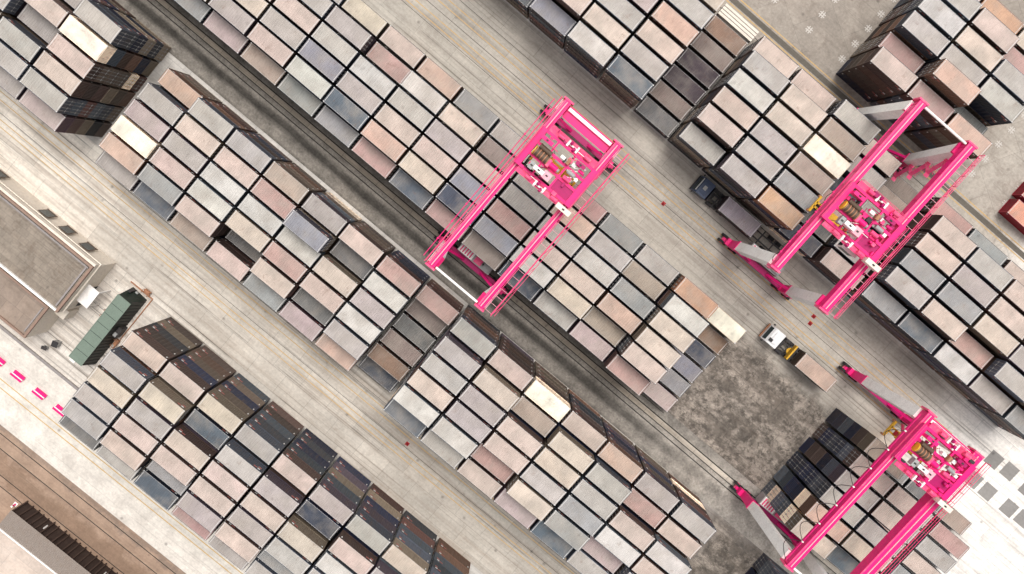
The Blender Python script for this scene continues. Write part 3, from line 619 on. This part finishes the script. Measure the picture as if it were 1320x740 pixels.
# ------------------------------------------------------------------ trucks
def wheelset(x,y0,y1,parent,dual=True):
    for s,y in((-1,y0),(1,y1)):
        w_=MB(); wd=.5 if dual else .28; ya=y; yb=y-s*wd*-1 if False else y-s*wd
        w_.cyl((x,min(ya,yb),.5),(x,max(ya,yb),.5),.5,16,0); w_.cyl((x,y-.02 if s<0 else y-.1,.5),(x,y+.1 if s<0 else y+.02,.5),.24,10,1)
        build(w_,'wheel',[M['rubber'],M['grey']],parent)
def truck(u,v,body,label,kind):
    t=empty('truck',(u,v,0)); tag(t,label,'truck')
    ch=MB(); ch.box(.4,6.0,-.55,-.3,.75,1.0,0); ch.box(.4,6.0,.3,.55,.75,1.0,0); ch.box(.6,.9,-.3,.3,.78,.95,0); ch.box(3.0,3.3,-.3,.3,.78,.95,0); ch.box(5.6,5.9,-.3,.3,.78,.95,0)
    ch.cyl((2.9,-1.1,.85),(3.9,-1.1,.85),.3,12,0); ch.box(2.8,3.9,.75,1.2,.55,1.1,0); ch.box(2.55,2.75,-1.1,1.1,1.0,2.2,0); ch.cyl((2.65,.95,1.2),(2.65,.95,3.1),.1,8,0)
    build(ch,'chassis',[M['dark']],t)
    fw=MB(); fw.cyl((4.7,0,1.0),(4.7,0,1.12),.55,16,0); build(fw,'fifth_wheel',[M['yellow'] if kind else M['dark']],t)
    cb=MB()
    x0,x1,w_=0.0,2.3,1.22
    pr=[(x0+.05,.55),(x0,1.5),(x0+.35,2.55),(x0+.6,2.85),(x1-.1,2.9),(x1,2.7),(x1,.55)]
    vs=[(x,-w_,z) for x,z in pr]+[(x,w_,z) for x,z in pr]; n=len(pr)
    cb.add(vs,[tuple(range(n)),tuple(range(n,2*n))[::-1]]+[((i+1)%n,i,n+i,n+(i+1)%n) for i in range(n)],0)
    cb.box(.9,1.9,-.8,.8,2.9,3.05,0); cb.box(-.12,.02,-1.2,1.2,.4,.9,1)
    co=build(cb,'cab',[body,M['dark'] if not kind else M['rust']],t)
    wn=MB(); wn.add([(x0-.012+.03,-1.05,1.6),(x0-.012+.03,1.05,1.6),(x0+.325,1.0,2.5),(x0+.325,-1.0,2.5)],[(0,3,2,1)],0)
    wn.box(.5,1.6,-w_-.012,-w_-.002,1.6,2.4,0); wn.box(.5,1.6,w_+.002,w_+.012,1.6,2.4,0); build(wn,'window',[M['glass']],co)
    if kind:
        hb=MB(); hb.box(.55,1.15,-.85,-.35,3.052,3.09,0); build(hb,'roof_hatch',[M['dark']],co)
    else:
        hb=MB(); hb.box(1.0,1.5,-.3,.3,3.05,3.2,0); hb.box(.25,.4,-1.0,1.0,2.95,3.05,0); build(hb,'roof_deflector',[M['grey']],co)
    mi=MB()
    for s in(-1,1): mi.box(.1,.25,s*1.45-.1,s*1.45+.1,1.7,2.3,0); mi.beam((.2,s*1.22,2.2),(.2,s*1.4,2.2),.05,.05,0)
    build(mi,'mirror',[M['dark']],co)
    wheelset(1.2,-1.2,1.2,t,False)
    wheelset(4.2,-1.22,1.22,t); wheelset(5.4,-1.22,1.22,t)
    return t
def trailer(u,v,L,label,headboard=None):
    t=empty('semi_trailer',(u,v,0)); tag(t,label,'trailer')
    f=MB()
    for y in(-.5,.5): f.box(0,L,y-.1,y+.1,1.15,1.42,0)
    for i in range(int(L//2.05)+1): x=min(L-.2,i*2.05); f.box(x,x+.18,-1.2,1.2,1.2,1.4,0)
    for y in(-1.16,1.16): f.box(0,L,y-.05,y+.05,1.22,1.38,0)
    f.box(1.8,2.0,-.8,-.6,.1,1.15,0); f.box(1.8,2.0,.6,.8,.1,1.15,0)
    build(f,'frame',[M['dark']],t)
    if headboard:
        h=MB(); h.box(-.1,.12,-1.22,1.22,1.3,2.5,0); h.box(.15,.75,-1.2,1.2,1.4,1.5,1); build(h,'headboard',[M['yellow'],M['dark']],t)
    for x in(L-2.9,L-1.6): wheelset(x,-1.22,1.22,t)
    return t
truck(17.1,15.45,M['cabblue'],'dark blue tractor truck with grey roof deflector beside the right hand block',0)
trailer(20.9,15.45,12.6,'dark skeletal trailer behind the blue truck with an empty rear half')
place(24.55,15.45,1.44,'N','mauve grey shipping container riding on the trailer of the blue truck',False,'containers on trailers').color=(.04,.03,.035,1)
for ch_ in col.objects[-1:]: pass
truck(38.8,6.0,M['cabwhite'],'white tractor truck with black roof hatch by the dark asphalt',1)
trailer(43.4,6.0,7.6,'short trailer with yellow headboard behind the white truck',True)
place(47.4,6.0,1.44,'t','rusty pink shipping container riding on the trailer of the white truck',False,'containers on trailers')
for o in list(col.objects):
    if o.get('group')=='containers on trailers':
        rr=[k for k in o.children if 'roof' in k.name][0]
        rr.color=(.36,.31,.34,1) if 'blue' in o['label'] else (.50,.36,.29,1)

# dark red reefer boxes at the right edge
for u,v,l in((55.7,41.3,'dark red sided container with salmon roof at the right edge, lower one'),(55.5,44.3,'dark red sided container with salmon roof at the right edge, upper one')):
    o=place(u,v,0,'r',l,False,'red containers at right edge'); o.color=(.34,.008,.03,1)
    for k in o.children:
        if 'door' in k.name:k.color=(.34,.008,.03,1)
# cream flat rack leaning past the end of the top middle block
fr=MB()
fr.box(-3.0,3.0,-.9,.9,1.9,2.1,0)
for i in range(4): fr.box(-3.0,3.0,-.85+i*.46,-.5+i*.46,2.1,2.2,1)
for x in(-2.9,2.9): fr.box(x-.1,x+.1,-.9,.9,0,1.9,0)
tag(build(fr,'flat_rack',[M['frame'],M['cream']],None,(6.9,35.5,0)),'cream slatted flat rack beside the low end of the top middle block','flat rack')

# ------------------------------------------------------------------ pink barriers, bollards, cones
def mkbar():
    b=MB(); b.box(-1.05,.95,-.48,-.12,0,.28,0); b.box(-1.0,1.0,-.12,.06,0,.30,1); b.box(-.8,1.1,.06,.55,0,.28,0)
    for x in(-.7,.7): b.box(x-.12,x+.12,-.4,-.2,.28,.34,0)
    return b.mesh('pink_barrier',[M['pink'],M['mark_white']])
mb_=mkbar()
for i,(u,l) in enumerate(((-44.3,'cut by the left edge'),(-40.6,'second from the left edge'),(-36.5,'third from the left edge'),(-32.6,'closest to the container stack'))):
    tag(link('pink_barrier',mb_,None,(u,-70.9,.006)),'pink and white striped low barrier block on the road, '+l,'barrier','pink barriers in a line on the road')
bm=MB(); bm.cyl((0,0,0),(0,0,1.0),.14,10,0,.12); bm.cyl((0,0,1.0),(0,0,1.08),.16,10,1); bm.box(-.3,.3,-.3,.3,0,.06,1)
bme=bm.mesh('bollard',[M['pink'],M['cwhite']])
for u,nm in((-22.4,'first'),(-15.95,'second'),(-3.0,'third')):
    tag(link('bollard',bme,None,(u,-65.9,.006)),'small pink bollard at a bay gap of the bottom left block, %s from left'%nm,'bollard','pink bollards along the block edge')
cm=MB(); cm.box(-.28,.28,-.28,.28,0,.05,0); cm.cyl((0,0,.05),(0,0,.7),.2,12,0,.05); cm.cyl((0,0,.3),(0,0,.42),.165,12,0,.13)
cme=cm.mesh('traffic_cone',[M['red'],M['dark'],M['mark_white']])
for u,v,l in((15.7,10.3,'dark red cone standing alone on the road right of the middle crane'),(43.3,11.0,'dark red cone right of the white truck, upper of two'),(43.0,12.1,'dark red cone right of the white truck, lower of two'),(10.2,-41.0,'dark red cone on the road above the bottom left block')):
    tag(link('traffic_cone',cme,None,(u,v,.012)),l,'cone','red cones on the roads')

# ------------------------------------------------------------------ green cabin on its apron
g=empty('green_cabin',(-34.25,-55.6,0)); tag(g,'long pale green roofed cabin with yellow steps on a kerbed apron','cabin')
p=MB(); p.box(-2.0,2.0,-7.1,6.9,0,.18,0); p.box(-2.0,2.1,6.9,7.05,0,.24,1); p.box(2.0,2.12,-7.1,6.9,0,.24,1); build(p,'apron',[G['light'],M['rust']],g)
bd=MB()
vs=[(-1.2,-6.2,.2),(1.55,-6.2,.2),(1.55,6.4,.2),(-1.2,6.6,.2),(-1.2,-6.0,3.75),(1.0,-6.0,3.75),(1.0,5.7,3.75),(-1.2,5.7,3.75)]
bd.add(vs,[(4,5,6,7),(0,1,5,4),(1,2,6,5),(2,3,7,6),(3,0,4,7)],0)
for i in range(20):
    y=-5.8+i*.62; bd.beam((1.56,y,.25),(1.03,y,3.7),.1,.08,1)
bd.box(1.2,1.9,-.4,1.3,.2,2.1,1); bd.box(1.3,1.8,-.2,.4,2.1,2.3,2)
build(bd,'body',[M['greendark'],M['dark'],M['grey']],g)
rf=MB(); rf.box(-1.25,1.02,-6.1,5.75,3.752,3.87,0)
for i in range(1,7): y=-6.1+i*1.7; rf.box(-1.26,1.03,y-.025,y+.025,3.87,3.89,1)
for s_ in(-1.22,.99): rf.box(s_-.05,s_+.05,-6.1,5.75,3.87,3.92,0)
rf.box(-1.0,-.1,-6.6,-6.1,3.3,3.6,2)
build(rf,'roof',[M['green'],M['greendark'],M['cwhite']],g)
hd=MB(); hd.box(-.95,-.5,6.4,6.62,.4,2.3,0); hd.box(-.3,.1,6.4,6.64,.6,1.0,1); build(hd,'door',[M['dark'],M['grey']],g)
for x,y,rz in((-1.9,1.0,0),(1.95,-1.5,0),(.9,7.4,1.57)):
    s=MB()
    for i in range(3): s.box(-.3+i*.2,.3,-.5,.5,i*.22,.22+i*.22,0)
    for yy in(-.5,.5): s.cyl((-.3,yy,0),(-.3,yy,1.1),.04,6,0); s.cyl((.3,yy,.6),(.3,yy,1.5),.04,6,0); s.cyl((-.3,yy,1.1),(.3,yy,1.5),.04,6,0)
    build(s,'steps',[M['rust']],g,(x,y,.18),rz)

# ------------------------------------------------------------------ flat-roofed building
def roofmat(name,c,w=2.2,h=1.6):
    return concrete(name,c,(w,h),.25,.4,(.14,.10,.07),.15,.4,blot=.12)
RB=yard('brown_flat_roof',(.29,.245,.20),(),(1.3,1.0),.25,.75,(.10,.065,.045),.35,.5); RB2=roofmat('brown_flat_roof_small',(.30,.235,.19),3,2.4)
bl=empty('flat_roof_building',(-39.6,-47.9,0)); tag(bl,'flat brown roofed building with cream walls at the left edge','building')
w_=MB(); w_.box(-45,0,-8.4,0,0,6.6,0); w_.box(-45,.0,-.002,.35,5.8,6.7,0); build(w_,'wall',[M['cream']],bl)
r_=MB(); r_.box(-45,-.35,-8.1,-.3,6.6,6.7,0); build(r_,'roof',[RB],bl)
pa=MB(); pa.box(-45,.0,-.3,-.002,6.6,7.1,0); pa.box(-.35,.0,-8.4,-.3,6.6,7.1,0); pa.box(-45,-.35,-8.4,-8.1,6.6,7.1,1); pa.box(-45,-.5,-.75,-.5,6.7,6.95,2); pa.box(-.9,-.65,-7.8,-.75,6.7,6.95,2)
build(pa,'parapet',[M['pbrown'],M['cwhite'],M['frame']],bl)
for x in(-3.6,-7.3,-10.9,-19.6,-25.5): 
    wi=MB(); wi.box(x-.85,x+.85,.352,.38,1.9,4.6,1); wi.box(x-.7,x+.7,.382,.39,2.1,4.4,0); wi.box(x-.95,x+.95,.35,.45,1.75,1.88,1); build(wi,'window',[M['glass'],M['brown']],bl)
# band and canopy on the road side
cn=MB(); cn.box(-45,.2,.36,.5,5.35,5.5,0); cn.box(.002,.2,-8.4,.36,5.35,5.5,0); cn.box(.0,1.9,-6.6,-3.6,3.6,3.8,1); cn.box(1.7,1.9,-6.5,-6.3,0,3.6,1); cn.box(1.7,1.9,-3.9,-3.7,0,3.6,1); build(cn,'canopy',[M['cream'],M['cwhite']],bl)
dr=MB(); dr.box(.002,.05,-5.7,-4.5,0,2.3,0); dr.box(.002,.05,-8.0,-7.0,1,2.4,0); build(dr,'door',[M['dark']],bl)
b2=empty('flat_roof_annex',(-41.2,-56.6,0)); tag(b2,'smaller lower flat roofed annex below the brown roofed building','building')
w_=MB(); w_.box(-44,0,-6.0,-.2,0,5.9,0); w_.box(.02,1.6,-1.8,-.3,0,3.0,0); build(w_,'wall',[M['cream']],b2)
r_=MB(); r_.box(-44,-.3,-5.7,-.5,5.9,5.96,0); build(r_,'roof',[RB2],b2)
pa=MB(); pa.box(-44,0,-.5,-.2,5.9,6.3,0); pa.box(-.3,0,-5.7,-.5,5.9,6.3,0); pa.box(-44,0,-6.0,-5.7,5.9,6.3,0); pa.box(-.8,-.6,-5.3,-.9,5.96,6.1,1); build(pa,'parapet',[M['pbrown'],M['frame']],b2)
# pipe rail, tank and boxes beside the annex
for u,v,sx,sy,h,l in((-38.9,-62.9,.8,.8,1.2,'small grey equipment box by the corner of the annex'),(-39.9,-64.6,.7,.4,.8,'small dark box on the kerb below the annex')):
    e=MB(); e.box(-sx/2,sx/2,-sy/2,sy/2,0,h,0); e.box(-sx/2-.06,sx/2+.06,-sy/2-.06,sy/2+.06,h,h+.08,1); e.box(-.1,.1,sy/2,sy/2+.03,.3,.6,1); tag(build(e,'equipment_box',[M['grey'],M['dark']],None,(u,v,.006),.3),l,'box')

# ------------------------------------------------------------------ shed in the bottom left corner
sh=empty('shed',(-27.9,-84.9,0)); tag(sh,'long shed with ribbed brown roof strip and dark ribbed side, bottom left corner','shed')
w_=MB(); w_.box(0,90,-28,-.9,0,4.6,0)
build(w_,'wall',[M['cream']],sh)
sd=MB(); sd.box(0,90,-.88,-.7,0,4.7,0)
for i in range(90): x=.2+i*1.0+random.uniform(-.15,.15); sd.box(x-.1,x+.1,-.7,-.25-random.uniform(0,.25),0,4.7,1)
for i in(3,11,13,24): sd.box(i*1.4+.6,i*1.4+1.1,-.69,-.55,1.5,2.6,2)
build(sd,'side_panel',[paint('shed_dark_brown',(.055,.036,.03),.8,.3),paint('shed_rib_brown',(.075,.048,.038),.8,.3),M['mark_white']],sh)
rf=MB()
for i in range(300): x=i*.3; rf.add([(x,-.05,4.8),(x+.15,-.05,4.86),(x+.3,-.05,4.8),(x+.3,-3.1,5.1),(x+.15,-3.1,5.16),(x,-3.1,5.1)],[(5,4,1,0),(4,3,2,1)],0)
rf.box(0,90,-3.3,-3.1,4.7,5.3,1); rf.box(0,90,-28,-3.3,4.7,5.0,2)
build(rf,'roof',[paint('ribbed_brown_roof',(.26,.215,.185),.7,.4,(.2,.14,.1)),M['cwhite'],concrete('tan_terrace',(.60,.50,.43),(6,5),.2,.4,(.5,.36,.28),.2,.3,blot=.3)],sh)
for i,(u,v) in enumerate(((-29.0,-87.0),)):
    tag(link('bollard',bme,None,(u,v,.006)),'pink bollard standing off the corner of the shed','bollard','pink bollards along the block edge')

# ------------------------------------------------------------------ camera, light, world
cam=bpy.data.cameras.new('camera'); co=bpy.data.objects.new('camera',cam); col.objects.link(co)
cam.sensor_width=36; cam.lens=36*F_/1320; cam.clip_end=5000; cam.clip_start=1
Um=Vector((math.cos(TH_),-math.sin(TH_),0)); Wm=Vector((math.sin(TH_),math.cos(TH_),0))
def m2w(v): return Vector((v.dot(Um),v.dot(Wm),v.z))
e1=Vector((1,0,0)); e2=Vector((0,math.cos(T_),-math.sin(T_)))
right=m2w(e1*math.cos(R_)+e2*math.sin(R_)); up=m2w(-e1*math.sin(R_)+e2*math.cos(R_)); back=right.cross(up)
mt=Matrix((right,up,back)).transposed().to_4x4(); mt.translation=Vector((0,0,H_)); co.matrix_world=mt
scene.camera=co

el,az=R(68),R(90+12)   # light from the upper right of the picture (+V)
sd_=Vector((math.cos(el)*math.cos(az),math.cos(el)*math.sin(az),math.sin(el)))
sun=bpy.data.lights.new('sun','SUN'); sun.energy=1.75; sun.angle=R(30); sun.color=(1,.955,.90)
so=bpy.data.objects.new('sun',sun); col.objects.link(so); so.rotation_euler=sd_.to_track_quat('Z','Y').to_euler(); so.location=(0,0,60)
wd=bpy.data.worlds.new('World'); scene.world=wd; wd.use_nodes=True; n=wd.node_tree.nodes; l=wd.node_tree.links
sky=n.new('ShaderNodeTexSky'); sky.sky_type='NISHITA'; sky.sun_disc=False; sky.sun_elevation=el; sky.sun_rotation=math.pi/2-az; sky.air_density=1.0; sky.dust_density=4
hs=n.new('ShaderNodeHueSaturation'); hs.inputs['Saturation'].default_value=.12
l.new(sky.outputs[0],hs.inputs['Color']); l.new(hs.outputs[0],n['Background'].inputs['Color']); n['Background'].inputs['Strength'].default_value=.18
scene.view_settings.view_transform='Standard'; scene.view_settings.look='None'; scene.view_settings.exposure=0
